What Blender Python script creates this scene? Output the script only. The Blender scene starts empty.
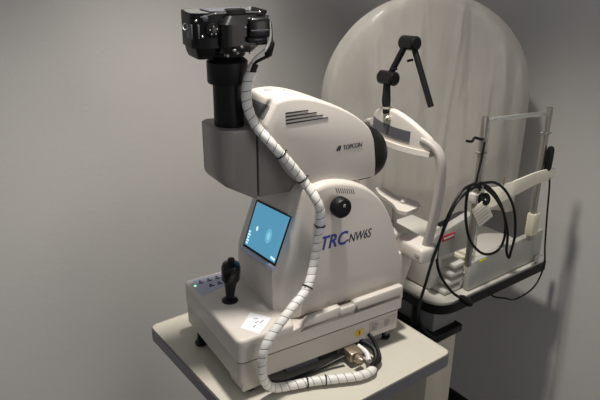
import bpy, bmesh, math, random
from mathutils import Vector, Matrix
random.seed(4)
sc = bpy.context.scene
COL = sc.collection
R = math.radians
# ------------------------------------------------------------------ materials
def mat(name, col, rough=.5, metal=0., bump=0., bscale=200., emit=None, estr=0., trans=0., alpha=1., var=0., vscale=6., coat=0., ior=1.45):
    m = bpy.data.materials.new(name); m.use_nodes = True
    nt = m.node_tree; b = nt.nodes['Principled BSDF']
    b.inputs['Base Color'].default_value = (*col, 1); b.inputs['Roughness'].default_value = rough
    b.inputs['Metallic'].default_value = metal; b.inputs['IOR'].default_value = ior
    b.inputs['Transmission Weight'].default_value = trans; b.inputs['Alpha'].default_value = alpha
    b.inputs['Coat Weight'].default_value = coat
    tc = nt.nodes.new('ShaderNodeTexCoord')
    if emit:
        b.inputs['Emission Color'].default_value = (*emit, 1); b.inputs['Emission Strength'].default_value = estr
    if var:
        n = nt.nodes.new('ShaderNodeTexNoise'); n.inputs['Scale'].default_value = vscale; n.inputs['Detail'].default_value = 4
        r = nt.nodes.new('ShaderNodeMixRGB'); r.blend_type = 'MULTIPLY'; r.inputs[0].default_value = var
        r.inputs[1].default_value = (*col, 1)
        nt.links.new(tc.outputs['Object'], n.inputs['Vector']); nt.links.new(n.outputs['Fac'], r.inputs[2])
        nt.links.new(r.outputs[0], b.inputs['Base Color'])
    if bump:
        n2 = nt.nodes.new('ShaderNodeTexNoise'); n2.inputs['Scale'].default_value = bscale; n2.inputs['Detail'].default_value = 3
        bp = nt.nodes.new('ShaderNodeBump'); bp.inputs['Strength'].default_value = bump; bp.inputs['Distance'].default_value = .002
        nt.links.new(tc.outputs['Object'], n2.inputs['Vector']); nt.links.new(n2.outputs['Fac'], bp.inputs['Height'])
        nt.links.new(bp.outputs['Normal'], b.inputs['Normal'])
    return m
M = {}
M['wall'] = mat('wall_paint', (.60,.58,.555), .85, bump=.25, bscale=90, var=.12, vscale=2)
M['floor'] = mat('floor_vinyl', (.03,.03,.032), .5, bump=.1)
M['base'] = mat('baseboard_rubber', (.012,.012,.014), .5)
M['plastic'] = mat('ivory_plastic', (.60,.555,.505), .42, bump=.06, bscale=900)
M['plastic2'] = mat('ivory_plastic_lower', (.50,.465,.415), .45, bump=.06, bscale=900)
M['grey'] = mat('taupe_plastic', (.235,.21,.195), .33, bump=.03, bscale=900)
M['slate'] = mat('slate_panel', (.10,.10,.115), .5)
M['black'] = mat('black_rubber', (.006,.006,.0065), .45, bump=.1, bscale=500)
M['gloss'] = mat('black_gloss', (.006,.006,.0065), .30, bump=.05, bscale=700, coat=.15)
M['slot'] = mat('slot_shadow_black', (.02,.018,.017), .8)
M['edge'] = mat('table_edge_band', (.17,.16,.175), .4)
M['laminate'] = mat('cream_laminate', (.60,.57,.485), .42, var=.1, vscale=40)
M['column'] = mat('beige_steel', (.50,.46,.38), .5)
M['white'] = mat('white_nylon', (.74,.72,.68), .4, bump=.1, bscale=600)
M['paper'] = mat('paper', (.80,.80,.84), .7)
M['tag'] = mat('tag_paper', (.72,.68,.58), .7, bump=.3, bscale=120)
M['ink'] = mat('ink_dark', (.03,.03,.05), .6)
M['inkblue'] = mat('ink_blue', (.035,.05,.27), .5)
M['bluepad'] = mat('blue_keypad', (.46,.48,.60), .5)  # keypad's own blue, with the screen's bluish light mixed into the colour
M['yellow'] = mat('yellow_sticker', (.62,.42,.03), .5)
M['lime'] = mat('lime_sticker', (.62,.62,.02), .5)
M['red'] = mat('red_label', (.45,.03,.05), .5)
M['label'] = mat('grey_label', (.40,.37,.34), .5)
M['steel'] = mat('brushed_steel', (.45,.43,.40), .3, metal=.9)
M['chrome'] = mat('chrome', (.7,.68,.65), .18, metal=1.)
M['brass'] = mat('connector_metal', (.42,.34,.26), .35, metal=.8, bump=.3, bscale=200)
M['acrylic'] = mat('clear_acrylic', (.85,.87,.84), .12, trans=.75, ior=1.3)
M['gbox'] = mat('grey_enamel', (.38,.375,.34), .5, bump=.05)
M['gbox2'] = mat('pale_enamel', (.55,.53,.48), .5)
M['dgrey'] = mat('dark_grey_enamel', (.19,.19,.19), .55)
M['cream'] = mat('cream_plastic', (.62,.58,.45), .5)
M['colgrey'] = mat('grey_beige_plastic', (.42,.39,.36), .45)
M['band'] = mat('forehead_strap', (.74,.70,.58), .6, bump=.2, bscale=80)
M['glass'] = mat('lens_glass', (.01,.012,.02), .05, coat=1)
M['screen'] = mat('screen_blue', (.02,.10,.16), .25, emit=(.075,.27,.42), estr=1.0)
M['glow'] = mat('screen_white', (.5,.8,.8), .3, emit=(.55,.85,.88), estr=1.0)
M['spot'] = mat('screen_spot', (.2,.5,.6), .3, emit=(.20,.50,.62), estr=1.0)
M['halo'] = mat('screen_halo', (.1,.3,.4), .3, emit=(.12,.37,.53), estr=1.0)
M['led'] = mat('green_led', (.3,.8,.4), .3, emit=(.35,.9,.5), estr=1.2)
M['bezel'] = mat('screen_bezel', (.42,.44,.56), .35)  # blue cast of the screen's light put into the lip colour
def cover_mat():
    m = bpy.data.materials.new('clear_dust_sheet'); m.use_nodes = True; nt = m.node_tree; nt.nodes.clear()
    o = nt.nodes.new('ShaderNodeOutputMaterial'); d = nt.nodes.new('ShaderNodeBsdfDiffuse'); t = nt.nodes.new('ShaderNodeBsdfTranslucent')
    g = nt.nodes.new('ShaderNodeBsdfGlossy'); tr = nt.nodes.new('ShaderNodeBsdfTransparent')
    d.inputs[0].default_value = (.53,.505,.465,1); t.inputs[0].default_value = (.60,.58,.53,1); g.inputs[0].default_value = (.8,.8,.8,1); g.inputs['Roughness'].default_value = .28
    tc = nt.nodes.new('ShaderNodeTexCoord'); mp = nt.nodes.new('ShaderNodeMapping'); mp.inputs['Scale'].default_value = (1,1,.3)
    n = nt.nodes.new('ShaderNodeTexNoise'); n.inputs['Scale'].default_value = 26; n.inputs['Detail'].default_value = 9; n.inputs['Distortion'].default_value = .8
    bp = nt.nodes.new('ShaderNodeBump'); bp.inputs['Strength'].default_value = .5; bp.inputs['Distance'].default_value = .009
    L = nt.links.new
    L(tc.outputs['Object'], mp.inputs[0]); L(mp.outputs[0], n.inputs['Vector']); L(n.outputs['Fac'], bp.inputs['Height'])
    for s in (d, t, g): L(bp.outputs[0], s.inputs['Normal'])
    a = nt.nodes.new('ShaderNodeMixShader'); a.inputs[0].default_value = .30; L(d.outputs[0], a.inputs[1]); L(t.outputs[0], a.inputs[2])
    b = nt.nodes.new('ShaderNodeMixShader'); b.inputs[0].default_value = .035; L(a.outputs[0], b.inputs[1]); L(g.outputs[0], b.inputs[2])
    c = nt.nodes.new('ShaderNodeMixShader'); c.inputs[0].default_value = .22; L(b.outputs[0], c.inputs[1]); L(tr.outputs[0], c.inputs[2])
    L(c.outputs[0], o.inputs[0]); return m
M['cover'] = cover_mat()
for k_ in ('black','gloss'): M[k_].node_tree.nodes['Principled BSDF'].inputs['Specular IOR Level'].default_value = .3
# ------------------------------------------------------------------ object helpers
ID = Matrix.Identity(4)
MO = Matrix.Translation((.041,.152,.75)) @ Matrix.Rotation(R(-5.5), 4, 'Z')     # frame of the retinal camera: x along, y across, z up from the table top
MW = {}
def thing(name, label, cat, base, frame=ID, group=None):
    o = bpy.data.objects.new(name, None); COL.objects.link(o); o.empty_display_size = .05
    mw = frame @ Matrix.Translation(base); o.matrix_basis = mw; MW[o.name] = mw
    o['label'] = label; o['category'] = cat
    if group: o['group'] = group
    return o
def obj(name, geo, m, parent=None, frame=ID, base=None, smooth=35, label=None):
    bm = geo if isinstance(geo, bmesh.types.BMesh) else None
    if bm is None:
        bm = bmesh.new(); V, F = geo; vs = [bm.verts.new(v) for v in V]
        for f in F:
            try: bm.faces.new([vs[i] for i in f])
            except ValueError: pass
    bmesh.ops.recalc_face_normals(bm, faces=bm.faces)
    mw = MW[parent.name] if parent else (frame @ Matrix.Translation(base) if base is not None else frame)
    bm.transform(mw.inverted() @ frame)
    me = bpy.data.meshes.new(name); bm.to_mesh(me); bm.free(); me.materials.append(M[m] if isinstance(m, str) else m)
    if smooth:
        for p in me.polygons: p.use_smooth = True
        me.set_sharp_from_angle(angle=R(smooth))
    o = bpy.data.objects.new(name, me); COL.objects.link(o)
    if parent: o.parent = parent; MW[o.name] = MW[parent.name]
    else: o.matrix_basis = mw; MW[o.name] = mw
    if label: o['label'] = label
    return o
def tag(o, label, cat, group=None, kind=None):
    o['label'] = label; o['category'] = cat
    if group: o['group'] = group
    return o
def structure(o): o['kind'] = 'structure'; return o
# ------------------------------------------------------------------ geometry helpers
def join(*geos):
    out = bmesh.new()
    for g in geos:
        if isinstance(g, bmesh.types.BMesh):
            me = bpy.data.meshes.new('t'); g.to_mesh(me); g.free(); out.from_mesh(me); bpy.data.meshes.remove(me)
        else:
            V, F = g; vs = [out.verts.new(v) for v in V]
            for f in F: out.faces.new([vs[i] for i in f])
    return out
def box(a, b, bev=.003, seg=2):
    bm = bmesh.new(); bmesh.ops.create_cube(bm, size=1)
    a, b = Vector(a), Vector(b); c = (a+b)/2; d = b-a
    for v in bm.verts: v.co = Vector((v.co.x*d.x, v.co.y*d.y, v.co.z*d.z)) + c
    if bev: bmesh.ops.bevel(bm, geom=list(bm.edges), offset=min(bev, .45*min(abs(d.x),abs(d.y),abs(d.z))), segments=seg, affect='EDGES', profile=.5)
    return bm
def hexa(bot, top, bev=.003, seg=2):
    bm = bmesh.new(); v = [bm.verts.new(p) for p in bot] + [bm.verts.new(p) for p in top]
    for f in ((0,1,2,3),(4,5,6,7),(0,1,5,4),(1,2,6,5),(2,3,7,6),(3,0,4,7)): bm.faces.new([v[i] for i in f])
    bmesh.ops.recalc_face_normals(bm, faces=bm.faces)
    if bev: bmesh.ops.bevel(bm, geom=list(bm.edges), offset=bev, segments=seg, affect='EDGES', profile=.5)
    return bm
def loft(rings, caps=True, closed=True):
    n = len(rings[0]); V = [p for r in rings for p in r]; F = []
    for i in range(len(rings)-1):
        for j in range(n if closed else n-1):
            k = (j+1) % n; F.append((i*n+j, i*n+k, (i+1)*n+k, (i+1)*n+j))
    if caps: F.append(tuple(range(n))); F.append(tuple((len(rings)-1)*n+j for j in range(n)))
    return V, F
def fillet(pts, rads, seg=5):
    out = []; n = len(pts)
    for i, p in enumerate(pts):
        r = rads[i] if isinstance(rads, (list, tuple)) else rads
        p = Vector(p); a = Vector(pts[i-1]); b = Vector(pts[(i+1) % n])
        if r <= 0: out.append(tuple(p)); continue
        da = (a-p); db = (b-p); r1 = min(r, da.length*.48, db.length*.48)
        A = p+da.normalized()*r1; B = p+db.normalized()*r1
        for k in range(seg+1):
            t = k/seg; out.append(tuple(A*(1-t)**2 + p*2*t*(1-t) + B*t*t))
    return out
def inset(prof, d):
    n = len(prof); area = sum(prof[i][0]*prof[(i+1)%n][1]-prof[(i+1)%n][0]*prof[i][1] for i in range(n)); s = 1 if area > 0 else -1
    out = []
    for i in range(n):
        a = Vector(prof[i-1]); b = Vector(prof[i]); c = Vector(prof[(i+1)%n])
        e1 = (b-a); e2 = (c-b); e1 = e1.normalized() if e1.length > 1e-9 else e2.normalized(); e2 = e2.normalized() if e2.length > 1e-9 else e1
        n1 = Vector((-e1.y, e1.x))*s; n2 = Vector((-e2.y, e2.x))*s
        nn = n1+n2; L = nn.length; nn = nn/L if L > 1e-6 else n1
        k = d/max(.5, nn.dot(n1)); out.append(tuple(b+nn*k))
    return out
def slab(poly, z0, z1, bev=.004, seg=3):         # horizontal plan extruded, rounded top and bottom edges
    rings = []
    for k in range(seg+1):
        a = math.pi/2*k/seg; rings.append([(x,y,z0+bev*(1-math.sin(a))) for x,y in inset(poly, bev*(1-math.cos(math.pi/2-a)) if False else bev*(1-math.sin(a)))])
    for k in range(seg+1):
        a = math.pi/2*k/seg; rings.append([(x,y,z1-bev*(1-math.cos(a))) for x,y in inset(poly, bev*(1-math.cos(a)) if k else 0)])
    return loft(rings)
def prof_y(prof, ys, ins, lean=0, front=None):             # xz profile lofted across y with a rounding inset at each station
    rings = []; X = [p[0] for p in prof]; Z = [p[1] for p in prof]
    cx, cz, hx, hz = (max(X)+min(X))/2, (max(Z)+min(Z))/2, (max(X)-min(X))/2, (max(Z)-min(Z))/2
    for i, (y, d) in enumerate(zip(ys, ins)):
        ring = []
        for x, z in prof:
            x = cx+(x-cx)*(1-d/hx); z = cz+(z-cz)*(1-d/hz); k = lean*(z-min(Z)); k *= max(-1, min(1, (.147-y)/.05))
            if front: x = max(x, front(y, z))
            ring.append((x, y+k, z))
        rings.append(ring)
    return loft(rings)
def catmull(P, n=8):
    P = [Vector(p) for p in P]; out = []
    for i in range(len(P)-1):
        a = P[i-1] if i else P[0]*2-P[1]; b = P[i]; c = P[i+1]; d = P[i+2] if i+2 < len(P) else P[-1]*2-P[-2]
        for k in range(n):
            t = k/n; out.append(.5*((2*b)+(c-a)*t+(2*a-5*b+4*c-d)*t*t+(3*b-a-3*c+d)*t**3))
    out.append(P[-1]); return out
def frames(P):
    T = [(P[min(i+1,len(P)-1)]-P[max(i-1,0)]).normalized() for i in range(len(P))]
    u = T[0].orthogonal().normalized(); res = []
    for t in T:
        u = (u-t*u.dot(t)).normalized(); res.append((t, u, t.cross(u)))
    return res
def tube(P, r, seg=10, smooth_n=0):
    P = catmull(P, smooth_n) if smooth_n else [Vector(p) for p in P]
    rings = []
    for i, (p, (t,u,w)) in enumerate(zip(P, frames(P))):
        rr = r[i] if isinstance(r, (list,tuple)) else r
        rings.append([p+(u*math.cos(2*math.pi*k/seg)+w*math.sin(2*math.pi*k/seg))*rr for k in range(seg)])
    return loft(rings)
def lathe(o, ax, prof, seg=32):                 # prof: (distance along axis, radius)
    o = Vector(o); ax = Vector(ax).normalized(); u = ax.orthogonal().normalized(); w = ax.cross(u)
    return loft([[o+ax*h+(u*math.cos(2*math.pi*k/seg)+w*math.sin(2*math.pi*k/seg))*max(r,1e-4) for k in range(seg)] for h, r in prof])
def quad_plate(pts, n, th=.0008):               # a thin plate: corners, pushed th along n
    n = Vector(n).normalized()*th
    return loft([[Vector(p) for p in pts], [Vector(p)+n for p in pts]])
def text_mesh(s, size, shear=0., ext=.0006, sx=1., off=0.):
    c = bpy.data.curves.new('txt', 'FONT'); c.body = s; c.size = size; c.shear = shear; c.extrude = ext; c.resolution_u = 3; c.offset = off
    o = bpy.data.objects.new('txt', c); COL.objects.link(o); bpy.context.view_layer.update()
    me = bpy.data.meshes.new_from_object(o.evaluated_get(bpy.context.evaluated_depsgraph_get()))
    bm = bmesh.new(); bm.from_mesh(me); bpy.data.objects.remove(o); bpy.data.curves.remove(c); bpy.data.meshes.remove(me)
    bm.transform(Matrix.Diagonal((sx,1,1,1))); return bm
def place(bm, o, ex, ey):
    ex = Vector(ex).normalized(); ey = Vector(ey); ey = (ey-ex*ey.dot(ex)).normalized(); ez = ex.cross(ey)
    m = Matrix((ex, ey, ez)).transposed().to_4x4(); m.translation = Vector(o); bm.transform(m); return bm
def rrect(x0, y0, x1, y1, r): return fillet([(x0,y0),(x1,y0),(x1,y1),(x0,y1)], r, 6)
# ------------------------------------------------------------------ the room
FZ = -.10
structure(obj('floor', box((-2.2,-2.2,FZ-.05),(1.25,.95,FZ),0), 'floor', smooth=0))
structure(obj('wall_left', box((-2.2,.95,FZ-.05),(1.25,1.05,2.6),0), 'wall', smooth=0))
structure(obj('wall_right', box((1.25,-2.2,FZ-.05),(1.35,1.05,2.6),0), 'wall', smooth=0))
structure(obj('baseboard_right', box((1.241,-2.2,FZ),(1.25,.94,FZ+.07),.002), 'base', smooth=0))
structure(obj('baseboard_left', box((-2.2,.941,FZ),(1.241,.95,FZ+.07),.002), 'base', smooth=0))
# ------------------------------------------------------------------ front instrument table
t = thing('instrument_table', 'cream laminate table with grey edge band standing under the large retinal camera', 'table', (.263,.263,FZ))
plan = rrect(0,-.002,.534,.528,.022)
obj('tabletop', slab(inset(plan,.003), .722, .75, .003), 'laminate', t)
obj('edge_band', join(slab(plan, .716, .7475, .009, 4)), 'edge', t, label='grey rubber band round the cream top')
obj('lift_column', box((.20,.20,FZ+.05),(.33,.33,.716),.006), 'column', t)
obj('base_plate', box((.05,.08,FZ),(.48,.45,FZ+.05),.012), 'column', t)
# ------------------------------------------------------------------ retinal camera
rc = thing('retinal_camera', 'large ivory retinal camera with blue screen, joystick and chin rest on the front table', 'eye camera', (.22,.147,0), MO)
F = MO
# lower base
lower = join(slab(fillet([(-.002,.002),(.426,.002),(.426,.296),(-.002,.296)],.014), .036, .0865, .0015),
             hexa([(.006,.006,.010),(.060,.008,.010),(.060,.07,.010),(.006,.07,.010)],[(.004,.004,.055),(.066,.004,.055),(.066,.08,.055),(.004,.08,.055)],.004),
             hexa([(.012,.23,.014),(.05,.23,.014),(.05,.286,.014),(.012,.286,.014)],[(.005,.21,.055),(.05,.21,.055),(.05,.29,.055),(.005,.29,.055)],.004))
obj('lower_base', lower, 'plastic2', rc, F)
obj('base_seam', slab(fillet([(.003,.006),(.42,.006),(.42,.290),(.003,.290)],.012), .086, .093, .0005,1), 'slot', rc, F, label='dark seam between the lower base and the console')
obj('connector_panel', box((.115,.012,.012),(.385,.27,.038),.003), 'slate', rc, F, label='slate grey recessed connector panel')
for A_, B_ in (((.066,.018,.022),(.112,.037,.046)), ((.20,.006,.018),(.25,.0125,.034)), ((.27,.004,.020),(.33,.0125,.04))): obj('socket_block', box(A_, B_, .003), 'black', rc, F)
obj('rear_block', box((.395,.012,.016),(.42,.05,.048),.003), 'slate', rc, F)
for (x, y) in ((.030,.028),(.006,.232),(.405,.028),(.405,.26)):
    obj('foot', lathe((x,y,0),(0,0,1),[(0,.010),(.001,.014),(.006,.0145),(.008,.010),(.016,.009)],20), 'black', rc, F)
obj('foot_bracket', tube([(-.004,.215,.012),(.0,.226,.020),(.004,.236,.034)], .004, 8), 'black', rc, F)
# console
cons = fillet([(-.004,.0),(.432,.0),(.432,.298),(-.004,.298)], [.016,.010,.010,.016])
TOPP = fillet([(-.004,0),(.128,0),(.136,.018),(.136,.280),(.128,.298),(-.004,.298)],[.016,.006,.01,.01,.006,.016])
obj('console', join(slab(cons, .0905, .128, .0006, 1),
    loft([[(x,y,z) for x,y in inset(TOPP,d)] for d,z in ((.0004,.118),(.0004,.137),(.0012,.1405),(.0032,.1430),(.0065,.1445))])), 'plastic', rc, F)
def rim(y0, y1):
    bm = join(hexa([(.135,y0,.115),(.258,y0,.115),(.258,y1,.115),(.135,y1,.115)],[(.165,y0,.1445),(.250,y0,.150),(.250,y1,.150),(.165,y1,.1445)],.003),
              box((.24,y0,.115),(.30,y1,.1425),.003),
              hexa([(.282,y0,.115),(.432,y0,.115),(.432,y1,.115),(.282,y1,.115)],[(.288,y0,.1485),(.430,y0,.151),(.430,y1,.151),(.288,y1,.1485)],.004))
    return bm
obj('console_rim', rim(0,.017), 'plastic', rc, F)
obj('console_rim', rim(.281,.298), 'plastic', rc, F)
pl_ = [(.004,.205),(.050,.222),(.108,.222),(.108,.286),(.020,.286),(.004,.270)]
kp = obj('keypad', slab(fillet(pl_,.006), .1443, .1452, .0003,1), 'bluepad', rc, F, label='blue keypad with dark symbols')
syms = []
for i in range(4): syms.append(box((.022+i*.0215,.262,.1451),(.034+i*.0215,.2665,.1456),0)); syms.append(box((.026+i*.0215,.270,.1451),(.031+i*.0215,.276,.1456),0))
for i in range(3): syms.append(box((.038+i*.0215,.236,.1451),(.050+i*.0215,.2405,.1456),0)); syms.append(box((.041+i*.0215,.243,.1451),(.047+i*.0215,.248,.1456),0))
obj('key_symbols', join(*syms), 'ink', kp, F)
obj('power_light', lathe((.010,.258,.1448),(0,0,1),[(0,.0035),(.0012,.003),(.0018,.001)],12), 'led', kp, F, label='lit green indicator')
pp = obj('paper_label', slab([(.024,.046),(.048,.006),(.098,.046),(.070,.090)], .1444, .1449, .0001,1), 'paper', rc, F, label='white paper label with short handwriting')
obj('label_mark', join(*[place(box((-.0045,-.0008,0),(.0045,.0008,.0004),0),(.068-.008*i+.004*(i%2),.060-.012*i,.1449),(1,-.4+.5*i,0),(0,1,0)) for i in range(3)],
    place(box((-.007,-.0008,0),(.007,.0008,.0004),0),(.074,.044,.1449),(1,.6,0),(0,1,0))), 'ink', pp, F)
# joystick
js = obj('joystick', join(lathe((.053,.158,.144),(.035,-.06,1),[(0,.0095),(.01,.0095),(.03,.0115),(.045,.014),(.053,.0170),(.058,.0205),(.088,.0215),(.096,.019),(.100,.0105),(.101,.008),(.109,.0075),(.110,.001)],24)), 'gloss', rc, F)
obj('joystick_boot', lathe((.053,.158,.1435),(0,0,1),[(0,.019),(.003,.0185),(.006,.014),(.008,.010)],28), 'black', js, F)
# carriage body
body = fillet([(.119,.128),(.119,.232),(.181,.412),(.196,.424),(.230,.432),(.266,.430),(.309,.419),(.350,.399),(.387,.366),(.414,.320),(.436,.262),(.453,.194),(.462,.128)], [0,.02,.01,.012,.015,.02,.02,.02,.02,.03,.03,.03,0], 4)
ys = [.031,.0325,.036,.043,.055,.0725,.0745]; ins = [.012,.0075,.0040,.0016,.0004,0,0]
ysm = ys + [.147*2-y for y in reversed(ys)]; insm = ins + list(reversed(ins)); BL = .055
def chf(y, z):
    e = .0735-y
    return -1 if e < 0 else .116+(z-.128)*.175+e*1.1
bo = obj('body_shell', prof_y(body, ysm, insm, BL, chf), 'plastic', rc, F, smooth=40)
def by(z): return .031+BL*(z-.128)
# operator face: cheeks and recessed screen
def face(z, off=0): return .119+max(0,z-.235)*.35+off
sn = Vector((-1,0,.35)).normalized()
def sp(y, z, d=0): return Vector((.1245+(z-.252)*.35,y,z))+sn*d
mon = obj('monitor', quad_plate([sp(.072,.250),sp(.216,.240),sp(.216,.350),sp(.068,.362)], sn, .003), 'slot', rc, F)
obj('screen', quad_plate([sp(.0745,.2575),sp(.2105,.2475),sp(.2095,.347),sp(.0705,.359)], sn, .0038), 'screen', mon, F, smooth=0, label='glowing blue screen')
def blob(y, z, ry, rz, n=14): return quad_plate([sp(y+ry*math.cos(2*math.pi*k/n), z+rz*math.sin(2*math.pi*k/n), .0036) for k in range(n)], sn, .0006)
obj('screen_halo', quad_plate([sp(.125+.012*math.cos(2*math.pi*k/20), .298+.016*math.sin(2*math.pi*k/20), .0034) for k in range(20)], sn, .0005), 'halo', mon, F, smooth=0)
obj('screen_mark', join(blob(.125,.298,.006,.008)), 'spot', mon, F, smooth=0, label='bright hazy spot on the screen')
mk = [blob(.177,.296,.004,.0055)]
for i in range(5): mk.append(quad_plate([sp(.2065,.252+.0065*i,.0036),sp(.199-.002*(i%2),.252+.0065*i,.0036),sp(.199-.002*(i%2),.256+.0065*i,.0036),sp(.2065,.256+.0065*i,.0036)], sn, .0006))
for i in range(3): mk.append(quad_plate([sp(.094-.006*i,.2610,.0036),sp(.0895-.006*i,.2610,.0036),sp(.0895-.006*i,.266,.0036),sp(.094-.006*i,.266,.0036)], sn, .0006))
for g in mk: obj('screen_text', g, 'glow', mon, F, smooth=0, label='white mark on the screen')
obj('bezel_lip', hexa([sp(.070,.239),sp(.218,.229),sp(.218,.243),sp(.070,.253)],[sp(.070,.241,.008),sp(.218,.231,.008),sp(.218,.240,.008),sp(.070,.250,.008)],.002), 'bezel', mon, F, label='pale lip under the screen')
# focus knob
kn = obj('focus_knob', lathe((.258,.044,.379),(0,-1,0),[(0,.013),(.006,.013),(.008,.021),(.010,.0225),(.026,.0225),(.030,.020),(.031,.010),(.0305,.001)],36), 'black', rc, F)
obj('knob_pointer', box((.256,.0125,.383),(.262,.0136,.390),.0005), 'label', kn, F)
vs = []
for i in range(9):
    xx = .262+i*.0056; zz = .4085-i*.0014; q = lambda dx, z, d: (xx+dx, by(z)+d, z)
    vs.append(hexa([q(0,zz-.005,-.0004),q(.0017,zz-.005,-.0004),q(.0017,zz-.005,.004),q(0,zz-.005,.004)],[q(-.004,zz+.007,-.0004),q(-.0023,zz+.007,-.0004),q(-.0023,zz+.007,.004),q(-.004,zz+.007,.004)],0))
obj('body_vent', join(*vs), 'slot', rc, F, smooth=0)
obj('model_lettering', place(text_mesh('TRC', .043, .28, .0006, .88, .0009), (.214,by(.281)-.0003,.281), (1,0,0), (0,BL,1)), 'inkblue', rc, F, smooth=0, label='blue slanted letters TRC')
obj('model_lettering', place(text_mesh('-NW6S', .030, .28, .0006, .74, .0003), (.285,by(.281)-.0003,.281), (1,0,0), (0,BL,1)), 'ink', rc, F, smooth=0, label='dark slanted letters NW6S')
# optical head
head = fillet([(.215,.410),(.172,.440),(.112,.545),(.104,.566),(.134,.611),(.150,.6145),(.185,.6150),(.232,.604),(.296,.578),(.342,.550),(.370,.524),(.382,.495),(.386,.440),(.384,.410)], [.02,.03,.006,.005,.006,.008,.02,.03,.03,.02,.012,.012,.01,.004], 4)
ys = [.066,.0672,.070,.076,.087,.105]; ins = [.009,.0055,.0030,.0012,.0003,0]; HL = .085
ysm = ys + [.147*2-y for y in reversed(ys)]; insm = ins + list(reversed(ins))
def hy(z): return .066+HL*(z-.419)
hd = obj('optical_head', prof_y([(x,z) for x,z in head], ysm, insm, HL), 'plastic', rc, F, smooth=40)
fd = Vector((.0295,0,.0445)).normalized(); fnn = Vector((-.0445,0,.0295)).normalized()
rr = [Vector((.1075,y_,.571))+fd*t_+fnn*.0004 for y_, t_ in fillet([(.092,.004),(.180,.004),(.180,.034),(.092,.034)], .006, 4)]
obj('front_recess', quad_plate(rr, -fnn, .006), 'dgrey', hd, F, label='dark recess in the front of the head')
sl = []
for (z,x1) in ((.584,.208),(.577,.228),(.5700,.243),(.5630,.256)):
    q = lambda x, z, d: (x, hy(z)+d, z)
    sl.append(hexa([q(.154,z-.0016,-.0005),q(x1,z-.0007,-.0005),q(x1,z-.0007,.005),q(.154,z-.0016,.005)],[q(.155,z+.0016,-.0005),q(x1,z+.0007,-.0005),q(x1,z+.0007,.005),q(.155,z+.0016,.005)],0))
obj('head_vent', join(*sl), 'slot', hd, F, smooth=0)
obj('brand_lettering', join(place(text_mesh('TOPCON', .0150, .2, .0005, .80), (.2915,hy(.488)-.0003,.488), (1,0,0), (0,HL,1)),
    place(hexa([(0,0,0),(.004,0,0),(.010,.011,0),(.007,.011,0)],[(0,0,.0007),(.004,0,.0007),(.010,.011,.0007),(.007,.011,.0007)],0),(.274,hy(.488)-.0003,.488),(1,0,0),(0,HL,1)),
    place(hexa([(.006,0,0),(.010,0,0),(.0135,.011,0),(.0095,.011,0)],[(.006,0,.0007),(.010,0,.0007),(.0135,.011,.0007),(.0095,.011,.0007)],0),(.274,hy(.488)-.0003,.488),(1,0,0),(0,HL,1)),
    place(box((.002,.004,0),(.012,.0058,.0007),0),(.274,hy(.488)-.0003,.488),(1,0,0),(0,HL,1))), 'ink', hd, F, smooth=0)
for P_, r_ in (((.160,.165,.6142),.008),((.190,.150,.6136),.0028)): obj('top_recess', lathe(P_,(0,0,1),[(0,r_),(.001,r_),(.0011,.0005)],20), 'label', hd, F)
ob = obj('objective_barrel', lathe((.378,.142,.448),(1,0,0),[(0,.064),(.020,.064),(.034,.062),(.048,.055),(.058,.046),(.062,.038),(.060,.030),(.050,.026)],40), 'black', rc, F)
obj('objective_lens', lathe((.428,.142,.448),(1,0,0),[(0,.027),(.003,.022),(.005,.012),(.006,.001)],28), 'glass', ob, F)
# relay box and neck
y0, y1 = .106, .214
rb = fillet([(.026,.442),(.026,.557),(.101,.553),(.101,.400)], [.016,.004,.002,.004], 4)
ysr = [y0,y0+.0020,y0+.007,y0+.015,y1-.010,y1-.005,y1-.0015,y1]; 
rbrings = []
for y, fx in zip(ysr, [.022,.0125,.0045,0,0,.003,.008,.014]):
    rbrings.append([(x+fx*max(0,(1-(x-.030)/.03)), y, z-(.003 if fx > .017 else 0)*(z > .5)) for x, z in rb])
obj('relay_box', loft(rbrings), 'grey', rc, F, smooth=40)
obj('relay_gap', box((.100,y0+.004,.416),(.106,y1-.004,.545),0), 'slot', rc, F)
obj('relay_neck', hexa([(.1055,y0,.404),(.20,.100,.404),(.20,.21,.404),(.1055,y1,.404)],[(.1055,y0,.551),(.20,.100,.555),(.20,.21,.555),(.1055,y1,.551)],.003), 'grey', rc, F)
obj('head_arm', box((.185,.10,.40),(.35,.194,.44),.006), 'grey', rc, F)
tb = obj('adapter_tube', lathe((.066,.156,.551),(0,0,1),[(0,.0295),(.005,.0305),(.064,.0302),(.090,.0302),(.091,.039),(.094,.0405),(.133,.0405),(.136,.038),(.141,.031)],40), 'black', rc, F)
# stickers
st = obj('warning_sticker', box((.297,.0010,.052),(.316,.0042,.070),.0003), 'yellow', rc, F, label='yellow warning sticker')
obj('warning_mark', join(box((.305,.0006,.0585),(.308,.0020,.067),0), box((.305,.0006,.0545),(.308,.0020,.0565),0)), 'ink', st, F)
obj('approval_mark', place(text_mesh('CE', .011, 0, .0004), (.309,.0014,.0415), (1,0,0), (0,0,1)), 'paper', rc, F, smooth=0)
rl = obj('rating_label', box((.336,.0010,.050),(.414,.0042,.077),.0003), 'label', rc, F)
obj('label_print', join(*[box((.341+.038*(i%2),.0006,.0545+.0035*(i//2)),(.341+.038*(i%2)+random.uniform(.012,.022),.0015,.0554+.0035*(i//2)),0) for i in range(12)]), 'slate', rl, F)
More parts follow.
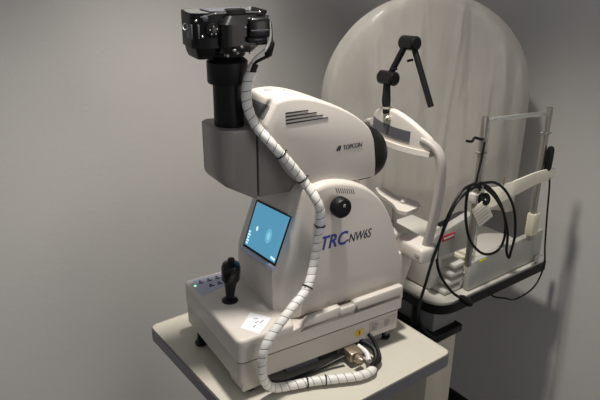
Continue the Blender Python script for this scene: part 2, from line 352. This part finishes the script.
# chin rest
cr = obj('chin_rest_base', join(hexa([(.478,.0,.190),(.535,.0,.190),(.535,.294,.190),(.478,.294,.190)],[(.480,.002,.228),(.535,.0,.232),(.535,.294,.232),(.480,.292,.228)],.008,3),
    hexa([(.430,.08,.05),(.49,.08,.05),(.49,.214,.05),(.430,.214,.05)],[(.470,.07,.195),(.53,.07,.195),(.53,.224,.195),(.470,.224,.195)],.006),
    box((.47,.09,.222),(.515,.20,.240),.006)), 'plastic', rc, F)
obj('chin_rest_screw', lathe((.478,.014,.212),(-1,-.3,0),[(0,.007),(.003,.0068),(.004,.004),(.0041,.001)],18), 'label', cr, F)
for s in (0, 1):
    P = [(.512,.022,.222),(.513,.012,.27),(.516,.004,.33),(.518,.001,.39),(.517,.004,.44),(.514,.014,.464),(.509,.032,.478),(.504,.056,.484)]
    P = [(x, y if not s else .294-y, z) for x,y,z in P]
    Pc = catmull(P, 6); rings = []
    for p,(tt,u,w) in zip(Pc, frames(Pc)):
        X = Vector((1,0,0)); X = (X-tt*X.dot(tt)).normalized(); Y = tt.cross(X)
        rings.append([p+X*.0115*math.copysign(abs(math.cos(a))**.6, math.cos(a))+Y*.0085*math.copysign(abs(math.sin(a))**.6, math.sin(a)) for a in [2*math.pi*k/20 for k in range(20)]])
    obj('chin_rest_column', loft(rings), 'colgrey', rc, F)
def fr(t): return .478+.030*t*t, .138+.115*t
rings = []
for k in range(31):
    tt = -1+2*k/30; x, y = fr(tt); zt = .540-.047*abs(tt-.12)**2.0; zb = .452+.012*tt*tt
    e = min(1, (1-abs(tt))/.16); h = zt-zb; zt = zb+h*(.5+.5*math.sqrt(max(0,e*(2-e)))); th = .022
    rings.append([(a,y,b) for a,b in fillet([(x,zb),(x+th,zb),(x+th*.7,zt),(x+.003,zt-.004)], [.003,.004,.008,.008], 4)])
fh = obj('forehead_rest', loft(rings), 'plastic', rc, F)
obj('forehead_slot', loft([[(x-.0012,y,.474),(x+.006,y,.474),(x+.006,y,.499),(x-.0004,y,.499)] for x,y in [fr(-.50+1.34*k/16) for k in range(17)]]), 'slate', fh, F, label='dark slot in the ivory forehead rest')
obj('forehead_ledge', loft([[(x-.008,y,.450),(x+.012,y,.450),(x+.012,y,.462),(x-.006,y,.462)] for x,y in [fr(-.97+1.94*k/16) for k in range(17)]]), 'plastic', fh, F)
cc = obj('chin_cup', slab(fillet([(.509,.226),(.529,.208),(.520,.150),(.534,.130),(.540,.090),(.530,.067),(.472,.056),(.462,.078),(.478,.114),(.491,.188)],.006,4), .3005, .3095, .003, 3), 'plastic', rc, F)
obj('chin_post', tube([(.522,.155,.225),(.520,.155,.290)], .007, 16), 'gbox2', rc, F)
obj('cup_stud', lathe((.508,.112,.309),(0,0,1),[(0,.006),(.004,.005),(.006,.002)],14), 'white', cc, F)
# fixation arm
fa = obj('fixation_arm', join(tube([(.478,.160,.525),(.480,.166,.555),(.482,.170,.600)], [.0085,.0105,.008], 16), tube([(.486,.172,.605),(.50,.135,.685)], .0075, 12), tube([(.508,.118,.690),(.515,.050,.560)], .0070, 12)), 'black', rc, F)
obj('arm_knob', lathe((.484,.196,.606),(0,-1,.06),[(0,.012),(.004,.0165),(.050,.0165),(.054,.012)],22), 'gloss', fa, F)
obj('arm_knob', lathe((.506,.152,.690),(0,-1,.06),[(0,.012),(.004,.0165),(.046,.0165),(.050,.012)],22), 'gloss', fa, F)
obj('arm_lever', tube([(.486,.165,.628),(.488,.145,.632)], .003, 8), 'black', fa, F)
obj('arm_lever', tube([(.510,.118,.655),(.510,.134,.650)], .003, 8), 'black', fa, F)
obj('arm_collar', lathe((.4785,.162,.536),(.03,.09,.99),[(0,.0098),(.005,.0098)],18), 'label', fa, F)
obj('arm_bolt', lathe((.476,.150,.516),(-1,-.2,.2),[(-.004,.006),(.006,.006),(.009,.003)],14), 'chrome', fa, F)
# ------------------------------------------------------------------ camera body on top of the tube
dc = thing('still_camera', 'black still camera lying lens down on the black tube of the retinal camera', 'camera', (.066,.152,.692), MO)
G = MO @ Matrix.Translation((.066,.152,.692)) @ Matrix.Rotation(R(-4),4,'Z') @ Matrix.Translation((.001,0,.002)) @ Matrix.Diagonal((.90,.92,.90,1))
bp = fillet([(-.092,-.040),(-.060,-.050),(.075,-.046),(.080,.045),(-.088,.045)], .012, 4)
bd = obj('camera_body', join(slab(bp, .026, .096, .015, 4)), 'black', dc, G)
obj('hand_grip', loft([[(x,y,z) for x,y in fillet(p,.010,4)] for p,z in (([(-.078,-.034),(-.042,-.034),(-.042,.04),(-.078,.04)],.002),([(-.082,-.042),(-.040,-.042),(-.040,.042),(-.082,.042)],.012),([(-.091,-.044),(-.038,-.048),(-.038,.043),(-.088,.043)],.045))]), 'black', bd, G)
obj('lens_mount', lathe((0,0,-.002),(0,0,1),[(0,.030),(.004,.036),(.02,.039),(.030,.036)],36), 'black', bd, G)
obj('mirror_housing', loft([[(x,y,z) for x,y in fillet(p,.010,4)] for p,z in (([(-.030,-.052),(.036,-.052),(.045,-.02),(-.04,-.02)],.014),([(-.034,-.068),(.044,-.068),(.060,-.02),(-.05,-.02)],.030),([(-.034,-.070),(.050,-.070),(.062,-.02),(-.052,-.02)],.074),([(-.020,-.060),(.040,-.060),(.056,-.02),(-.04,-.02)],.090))]), 'gloss', bd, G)
obj('flash_block', join(box((.018,-.082,.044),(.064,-.05,.086),.007,3), box((.014,-.080,.036),(.058,-.055,.048),.004)), 'gloss', bd, G)
obj('flash_highlight', box((.020,-.0835,.060),(.058,-.080,.0625),.0005), 'slate', bd, G)  # paler strip drawn as the highlight across the flash block
md = obj('mode_dial', lathe((-.052,-.046,.062),(0,-1,0),[(0,.014),(.003,.015),(.010,.015),(.012,.012),(.0122,.001)],28), 'gloss', bd, G)
obj('dial_mark', join(*[lathe((-.052+.008*math.cos(a),-.058,.062+.008*math.sin(a)),(0,-1,0),[(0,.0016),(.001,.0012)],8) for a in (0.4,1.6,2.9,4.1,5.3)]), 'label', md, G)
for x,z in ((-.012,.022),(.000,.014),(-.022,.010),(.004,.028)):
    obj('button', lathe((x,-.052 if z < .02 else -.066,z),(0,-1,0),[(-.012,.003),(.003,.003),(.004,.0018)],12), 'label', bd, G)
obj('grip_stripe', join(box((-.094,-.040,.045),(-.090,-.010,.074),.001), box((-.082,-.0485,.046),(-.078,-.044,.074),.001)), 'slate', bd, G)
for x,y_,z,r_ in ((-.030,-.049,.080,.004),(-.020,-.052,.084,.003),(-.034,-.049,.036,.003),(.072,-.047,.086,.004),(.012,-.069,.066,.003),(-.066,-.049,.086,.006)):
    obj('button', lathe((x,y_,z),(0,-1,0),[(-.006,r_),(.002,r_),(.003,r_*.6),(.0031,.0005)],14), 'slate', bd, G)
obj('strap_ring', tube([(-.098+.006*math.cos(a),-.02,.068+.006*math.sin(a)) for a in [2*math.pi*k/14 for k in range(15)]], .0018, 8), 'chrome', bd, G, label='chrome strap ring')
for x,z in ((-.086,.082),(-.074,.050),(.010,.090),(.052,.094),(-.044,.094),(.030,.012)):
    obj('glint_speck', lathe((x,-.051 if z > .02 else -.05,z),(0,-1,.2),[(-.004,.0022),(.002,.0022),(.003,.001)],10), 'chrome', bd, G)  # small chrome specks added as glints on the body
obj('top_edge_glint', tube([(-.075,-.046,.088),(-.045,-.050,.095),(-.022,-.050,.099)], .0016, 8, 4), 'chrome', bd, G)  # bright line modelled as the light catching the sloping top edge
obj('back_display', box((-.05,-.032,.094),(.04,.03,.0985),.002), 'slate', bd, G)
obj('top_glint', tube([(-.058,-.047,.093),(.0,-.052,.0955),(.055,-.048,.093)], .0022, 8, 4), 'chrome', bd, G)  # chrome strip standing in for the lit top edge
obj('eyepiece', box((-.022,-.055,.084),(.022,-.035,.103),.005), 'black', bd, G)
obj('release_lead', tube([(.058,-.060,.082),(.068,-.058,.078),(.073,-.056,.060),(.072,-.056,.035),(.062,-.055,.016),(.045,-.052,.004),(.033,-.049,-.010)], .0036, 10, 5), 'white', bd, G, label='white lead curving down to the hose')
obj('lead_plug', tube([(.078,-.05,.036),(.078,-.052,.030),(.071,-.052,.006),(.066,-.052,.000)], [.005,.0085,.0085,.004], 12), 'black', bd, G)
obj('plug_lead', tube([(.060,-.05,.085),(.076,-.05,.070),(.079,-.05,.036)], .004, 8, 5), 'black', bd, G)
obj('plug_tail', tube([(.066,-.052,.001),(.052,-.052,-.004),(.036,-.048,-.012)], .0036, 8, 5), 'black', bd, G)
# ------------------------------------------------------------------ spiral-wrapped cable
HP = [(.099,.103,.684),(.084,.106,.645),(.083,.106,.604),(.094,.093,.565),(.113,.067,.532),(.148,.055,.488),(.178,.044,.445),(.192,.020,.411),(.201,.016,.376),(.195,.017,.320),(.186,.016,.263),(.160,.001,.222),(.118,-.012,.197),(.078,-.022,.171),(.047,-.029,.143),(.034,-.031,.108),(.036,-.028,.066),(.052,-.022,.030),(.075,-.020,.0135),(.108,-.028,.0125),(.154,-.040,.0125),(.205,-.060,.0125),(.250,-.076,.0125),(.284,-.076,.0125),(.303,-.062,.015)]
hz = thing('wrapped_cable', 'white spiral wrapped cable bundle running from the still camera down to the table', 'cable', (.154,-.040,0), MO)
Pc = catmull(HP, 14); L = [0]
for a, b in zip(Pc, Pc[1:]): L.append(L[-1]+(b-a).length)
FR = frames(Pc)
def at(s):
    s = max(0, min(L[-1]-1e-6, s)); i = 0
    lo, hi = 0, len(L)-1
    while hi-lo > 1:
        mid = (lo+hi)//2
        if L[mid] <= s: lo = mid
        else: hi = mid
    k = (s-L[lo])/(L[hi]-L[lo]); p = Pc[lo].lerp(Pc[hi], k); t_, u, w = FR[lo]; t2, u2, w2 = FR[hi]
    return p, u.lerp(u2,k).normalized(), w.lerp(w2,k).normalized()
RH = .0098
obj('inner_cables', tube(Pc, RH*.86, 14), 'black', hz, F, label='black inner cables')
pitch = .0185; V = []; Fc = []; NT = 26; n = int((L[-1]-.02)/pitch*NT); W = 6
for i in range(n+1):
    s0 = i/NT*pitch; a = 2*math.pi*i/NT
    for j in range(W+1):
        s = s0+pitch*.935*j/W; p, u, w = at(s); rr = RH*(1+.05*math.sin(math.pi*j/W))
        V.append(p+(u*math.cos(a)+w*math.sin(a))*rr)
for i in range(n):
    for j in range(W): Fc.append((i*(W+1)+j, i*(W+1)+j+1, (i+1)*(W+1)+j+1, (i+1)*(W+1)+j))
obj('spiral_wrap', (V, Fc), 'white', hz, F, smooth=60, label='white spiral wrap')
def tie(s, tail=(0,-1,.3)):
    p, u, w = at(s); p2, _, _ = at(s+.004); d = (p2-p).normalized()
    ring = [p+(u*math.cos(2*math.pi*k/18)+w*math.sin(2*math.pi*k/18))*(RH*1.12) for k in range(19)]
    tl = Vector(tail); tl = (tl-d*tl.dot(d)).normalized()
    obj('cable_tie', join(tube(ring, .0015, 6), tube([p+tl*RH*1.1, p+tl*(RH*1.1+.004)+d*.001], .0016, 6)), 'black', hz, F, label='black cable tie')
# nearest arc-length to given points
def near(q):
    q = Vector(q); return min(range(len(Pc)), key=lambda i: (Pc[i]-q).length)
for q, tl in (((.133,.060,.507),(1,-.3,.6)),((.176,.045,.450),(1,-.3,.6)),((.200,.017,.352),(-.8,-.6,.2)),((.162,.003,.224),(-.9,-.4,.3)),((.140,-.036,.0125),(0,-.4,1)),((.180,-.050,.0125),(0,-.4,1))):
    tie(L[near(q)], tl)
obj('cable_end', tube([(.300,-.064,.016),(.318,-.050,.022),(.325,-.030,.030),(.318,-.005,.034),(.30,.02,.036)], .006, 10, 5), 'black', hz, F)
obj('cable_end', tube([(.300,-.068,.014),(.328,-.052,.014),(.338,-.025,.028),(.336,.0,.045),(.33,.018,.046)], .0045, 10, 5), 'black', hz, F)
obj('plug', join(box((.262,-.030,.012),(.296,.004,.036),.004), lathe((.276,-.034,.024),(.2,-1,0),[(0,.011),(.010,.011),(.012,.008),(.018,.006)],16)), 'brass', hz, F, label='bare metal plug')
obj('plug', tube([(.298,-.050,.018),(.306,-.030,.024),(.300,-.004,.030)], .0062, 10, 4), 'white', hz, F, label='pale plug sleeve')
lc = thing('loose_cable', 'thin black cable lying along the front of the retinal camera base, behind the wrapped cable', 'cable', (.15,.01,0), MO)
obj('lead', tube([(.062,.000,.020),(.10,-.006,.010),(.15,-.004,.006),(.20,-.004,.008),(.256,-.012,.022)], .0042, 8, 6), 'black', lc, F)
# ------------------------------------------------------------------ rear table
rt = thing('rear_table', 'pale tabletop with black edge on a beige column against the right wall', 'table', (.72,.30,FZ))
plan = fillet([(.650,.142),(1.135,.138),(1.135,.88),(.650,.88)], [.075,.008,.02,.02], 10)
obj('tabletop', slab(inset(plan,.006), .73, .752, .002), 'gbox2', rt)
obj('edge_band', slab(plan, .720, .748, .006), 'black', rt, label='black edge band')
obj('lift_post', box((.672,.175,.645),(.768,.36,.721),.006), 'dgrey', rt)
obj('cable_guide', tube([(.664,.235,.65),(.664,.235,.722)], .012, 14), 'black', rt)
obj('column_cap', box((.642,.152,.632),(.772,.40,.655),.003), 'black', rt)
obj('column', box((.655,.165,FZ+.04),(.765,.385,.632),.004), 'column', rt)
obj('base_foot', box((.63,.14,FZ),(.80,.80,FZ+.04),.01), 'black', rt)
# ------------------------------------------------------------------ perimeter (bowl instrument under a dust sheet)
pm = thing('bowl_perimeter', 'grey eye test instrument with clear headrest posts on the rear table', 'eye instrument', (.93,.30,.752))
FB = Matrix.Translation((.86,.43,1.22)) @ Matrix.Rotation(math.atan2(-.6,.8),4,'Z')      # bowl frame: x across the opening, y to its back
def bowl_ring(r, a): return [Vector((r*math.cos(a)*math.cos(2*math.pi*k/40), .04+.62*r*math.sin(a), r*math.cos(a)*math.sin(2*math.pi*k/40))) for k in range(40)]
AA = [math.pi/2*i/12*.985 for i in range(13)]
obj('bowl', loft([bowl_ring(.288,a) for a in reversed(AA)]+[bowl_ring(.276,a) for a in AA]), 'gbox2', pm, FB)
obj('pedestal', box((.86,.47,.752),(1.06,.64,.945),.01), 'dgrey', pm)
obj('box_support', box((.70,.226,.754),(.80,.40,.90),.006), 'gbox2', pm)
obj('control_box', join(hexa([(.664,.20,.868),(.832,.20,.862),(.832,.225,.862),(.664,.225,.868)],[(.660,.20,.932),(.826,.20,.966),(.826,.225,.966),(.660,.225,.932)],.004)), 'gbox', pm)
lb = obj('red_label', box((.703,.1975,.913),(.752,.2008,.930),.0005), 'red', pm, label='red label with pale print')
obj('label_print', box((.707,.1968,.919),(.748,.1978,.924),0), 'tag', lb)
fp = obj('front_panel', hexa([(.786,.160,.752),(1.126,.160,.752),(1.126,.178,.752),(.786,.178,.752)],[(.784,.160,.840),(1.124,.160,.852),(1.124,.178,.852),(.784,.178,.840)],.003), 'gbox', pm)
obj('yellow_sticker', box((.824,.1585,.830),(.850,.1604,.838),.0003), 'lime', fp, label='yellow sticker')
obj('side_ledge', join(*[box((.715+.010*i,.182,.752+.024*i),(.790,.44,.764+.024*i),.003) for i in range(4)]), 'gbox2', pm)
obj('inner_deck', box((.778,.182,.752),(1.115,.44,.79),.003), 'gbox2', pm)
for i in range(3):
    obj('slide_rail', box((.81+.034*i,.19,.79),(.824+.034*i,.45,.815-.004*i),.003), 'cream', pm)
obj('end_bracket', box((1.09,.140,.752),(1.118,.155,.772),.002), 'white', pm)
for x, zt in ((.749, 1.262), (1.024, 1.246)):
    p = obj('headrest_post', hexa([(x-.007,.136,.85),(x+.007,.136,.85),(x+.007,.150,.85),(x-.007,.150,.85)],[(x-.008,.136,zt),(x+.006,.136,zt),(x+.006,.150,zt),(x-.008,.150,zt)],.002), 'steel', pm)
    obj('post_clamp', box((x-.013,.133,1.168 if x < .9 else 1.172),(x+.011,.153,1.172 if x < .9 else 1.176),.001), 'dgrey', p)
obj('clear_rod', tube([(.771,.143,.86),(.769,.143,1.252)], .0030, 12), 'acrylic', pm)
obj('clear_rod', tube([(1.036,.143,.92),(1.034,.143,1.232)], .0030, 12), 'acrylic', pm)
obj('top_bar', hexa([(.750,.141,1.248),(1.03,.141,1.222),(1.03,.145,1.222),(.750,.145,1.248)],[(.750,.141,1.256),(1.03,.141,1.236),(1.03,.145,1.236),(.750,.145,1.256)],.001), 'acrylic', pm, label='clear top bar')
obj('post_sleeve', box((1.012,.130,.866),(1.046,.156,.936),.006), 'cream', pm, label='cream sleeve on the right post')
obj('post_sleeve', box((.733,.130,1.035),(.762,.156,1.062),.004), 'gbox2', pm, label='pale sleeve on the left post')
obj('clamp_lever', tube([(.745,.139,1.206),(.729,.137,1.209),(.708,.137,1.216),(.697,.136,1.209),(.676,.135,1.214)], .0034, 10, 4), 'black', pm, label='black lever')
bn = []
for P_, hw in zip(catmull([(.862,.200,1.000),(.862,.165,1.016),(.867,.146,1.032),(.880,.129,1.044),(.918,.124,1.051),(.976,.124,1.056),(1.034,.124,1.055),(1.072,.126,1.050),(1.090,.140,1.048)],4), [.030-.018*(i/32) for i in range(33)]):
    x, y, z = P_; e = Vector((0,.004,0)) if x > .885 else Vector((.0035,.002,0))
    bn.append([(x,y,z-hw),(x-e.x*.5,y-e.y*.8,z),(x,y,z+hw),tuple(Vector((x,y,z+hw))+e),tuple(Vector((x,y,z))+e*.6),tuple(Vector((x,y,z-hw))+e)])
obj('forehead_band', loft(bn), 'band', pm, label='cream forehead band')
obj('band_screw', tube([(.866,.148,1.058),(.868,.146,1.078),(.876,.146,1.080)], .003, 8), 'brass', pm)
# dust sheet
ds = []; nx, nb, nz = 140, 44, 28; RS = .306
def ridge(x, c, w): return math.exp(-((x-c)/w)**2)
def wr(x, z): return -.007*ridge(x, .062+.01*math.sin(z*5), .007)-.006*ridge(x, .175+.012*z, .006)-.005*ridge(x, -.11+.05*z, .006)+.85*(.0055*math.sin(x*52+2.2*math.sin(z*4.1))+.0035*math.sin(x*101+1.7+z*5)+.003*math.sin(z*11+x*17)+.004*math.sin(x*23-z*6))
def sheet_ring(el, z, drop):
    rad = RS*math.cos(el); pts = []; fade = max(.1, math.cos(el)**.6)
    def zz(x, y):
        low = -.452+.112*max(0,min(1,(x+.05)/.16))+.008*math.sin(x*60+y*35); return z if not drop else low*drop
    for k in range(nx+1):
        f = -math.cos(math.pi*k/nx)*.35+.65*(-1+2*k/nx); x = rad*f; zb = zz(x,0)
        pts.append((x, (.035*abs(f)**7)*min(1,rad/.15) + wr(x,zb)*fade*(1-abs(f)**8), zb))
    for k in range(1, nb):
        a = math.pi*k/nb; y = .035*min(1,rad/.15)+.66*rad*math.sin(a); x = rad*math.cos(a); zb = zz(x,y)
        d = wr(x+1.3*y, zb)*.8*fade*math.sin(a)
        pts.append((x+math.cos(a)*d, y+math.sin(a)*d, zb))
    return pts
for i in range(12, 0, -1): ds.append(sheet_ring(0, 0, i/12))
for i in range(nz): e = math.pi/2*.99*i/(nz-1); ds.append(sheet_ring(e, RS*math.sin(e), 0))
V, Fc = loft(ds, caps=False); Fc.append(tuple(len(V)-len(ds[0])+i for i in range(len(ds[0]))))
o = obj('dust_sheet', (V, Fc), 'cover', None, FB, base=(0,.1,-.45), smooth=70)
tag(o, 'wrinkled translucent plastic sheet draped over the round bowl on the rear table', 'dust cover')
# ------------------------------------------------------------------ cords on the headrest
def cord(name, P, r, label, cat, base, extra=()):
    t = thing(name, label, cat, base, ID, 'black cords on the clear headrest')
    obj('cord', tube(P, r, 10, 8), 'black', t)
    return t
c1 = cord('hanging_cord', [(0.731,0.118,1.087),(0.695,0.108,1.108),(0.639,0.104,1.104),(0.594,0.102,1.051),(0.571,0.100,0.995),(0.550,0.100,0.943),(0.539,0.105,0.881),(0.538,0.115,0.826),(0.555,0.128,0.770),(0.605,0.146,0.702),(0.645,0.148,0.660)], .0036, 'black cord drooping from the left post down past the corner of the rear table', 'cord', (.63,.13,.66))
c2 = cord('plug_cord', [(0.736,0.124,1.078),(0.703,0.116,1.096),(0.635,0.112,1.074),(0.592,0.110,1.007),(0.578,0.110,0.952),(0.602,0.114,0.887),(0.668,0.122,0.809),(0.735,0.127,0.757)], .0036, 'black cord from the left post ending in a plug at the rear table edge', 'cord', (.722,.127,.755))
obj('plug', tube([(.712,.127,.776),(.722,.127,.768),(.748,.124,.748),(.756,.123,.740)], [.006,.010,.011,.008], 12), 'black', c2)
c3 = cord('looped_cord', [(0.690,0.105,1.115),(0.672,0.110,1.102),(0.673,0.114,1.062),(0.684,0.116,1.007),(0.712,0.118,0.948),(0.763,0.120,0.898),(0.809,0.120,0.878),(0.851,0.120,0.884),(0.863,0.119,0.923),(0.844,0.118,0.987),(0.800,0.116,1.047),(0.753,0.114,1.086),(0.712,0.110,1.105)], .0036, 'black cord hanging in a wide loop from the left clear post beside the paper tag', 'cord', (.79,.12,.86))
c4 = cord('slim_looped_cord', [(0.703,0.100,1.111),(0.766,0.104,1.097),(0.821,0.104,1.059),(0.867,0.104,0.996),(0.887,0.104,0.920),(0.881,0.105,0.869),(0.876,0.105,0.853),(0.860,0.105,0.879),(0.851,0.104,0.936),(0.819,0.104,1.003),(0.772,0.103,1.057),(0.721,0.101,1.096)], .0036, 'black cord hanging in a narrow loop right of the wide loop', 'cord', (.86,.11,.86))
c5 = cord('thin_lead', [(.740,.131,1.202),(.735,.130,1.16),(.722,.126,1.12),(.716,.124,1.10)], .0030, 'thin black lead running up the left post to the lever', 'cord', (.738,.124,1.10))
tg = thing('paper_tag', 'cream paper tag hanging under the knot of black cords on the left post', 'tag', (.718,.100,1.0))
obj('tag_card', place(box((-.023,-.031,-.001),(.023,.031,.001),.0008), (.718,.096,1.030), (.80,-.2,.50), (-.5,.1,.85)), 'tag', tg)
obj('tag_cap', lathe((.728,.102,1.062),(0,-1,.2),[(-.008,.016),(.004,.017),(.008,.014),(.009,.004)],18), 'black', tg)
obj('tag_print', join(*[place(box((-.019,-.0012,0),(.012+.006*(i%2),.0012,.0006),0), Vector((.718,.0948,1.030))+Vector((-.5,.1,.85)).normalized()*(-.02+.01*i), (.80,-.2,.50), (-.5,.1,.85)) for i in range(5)]), 'label', tg)
rs = thing('response_handset', 'black patient handset hooked on the right post with its cord looping below the table', 'handset', (1.075,.125,.80))
obj('handle', loft([[(x,y,z) for x,y in rrect(1.037-w*.8,.129-w*.7,1.037+w*.8,.129+w*.7,w*.5)] for z,w in ((1.066,.008),(1.072,.0115),(1.10,.0125),(1.126,.012),(1.134,.009),(1.137,.004))]), 'black', rs)
obj('lead', tube([(1.040,.128,1.068),(1.050,.123,1.025),(1.059,.120,.929),(1.072,.118,.830),(1.079,.114,.759),(1.040,.112,.702),(.954,.112,.691),(.900,.114,.712),(.882,.136,.712),(.880,.150,.7172)], .0026, 8, 6), 'black', rs)
# ------------------------------------------------------------------ light
def area(name, loc, target, size, power, col):
    l = bpy.data.lights.new(name, 'AREA'); l.shape = 'SQUARE'; l.size = size; l.energy = power; l.color = col
    o = bpy.data.objects.new(name, l); COL.objects.link(o); o.location = loc
    o.rotation_euler = (Vector(target)-Vector(loc)).to_track_quat('-Z','Y').to_euler(); return o
sl_ = bpy.data.lights.new('downlight', 'SPOT'); sl_.energy = 114; sl_.color = (1.,.95,.88); sl_.spot_size = R(92); sl_.spot_blend = .8; sl_.shadow_soft_size = .06
so = bpy.data.objects.new('downlight', sl_); COL.objects.link(so); so.location = (.23,.17,2.45)
area('room_lamp', (1.05,-2.6,1.35), (.1,.9,.8), 1.3, 16, (1.,.94,.88))
w = bpy.data.worlds.new('room'); sc.world = w; w.use_nodes = True
w.node_tree.nodes['Background'].inputs[0].default_value = (.93,.95,1,1); w.node_tree.nodes['Background'].inputs[1].default_value = .27
# ------------------------------------------------------------------ camera
cam = bpy.data.cameras.new('view'); cam.sensor_width = 36; cam.lens = 632/600*36; cam.clip_start = .05
co = bpy.data.objects.new('view', cam); COL.objects.link(co)
u = Vector((.79961818,.220889,-.55840739)); v = Vector((-.6004577,.30622951,-.73869753)); k = Vector((.00783066,.92597599,.37750118))
rot = Matrix((u, v, k)).to_4x4()
co.matrix_world = Matrix.Translation((-.51617236,-.78377638,1.65)) @ rot
sc.camera = co
sc.view_settings.view_transform = 'Standard'; sc.view_settings.look = 'None'; sc.view_settings.gamma = 1; sc.view_settings.use_curve_mapping = False
sc.view_settings.exposure = 0
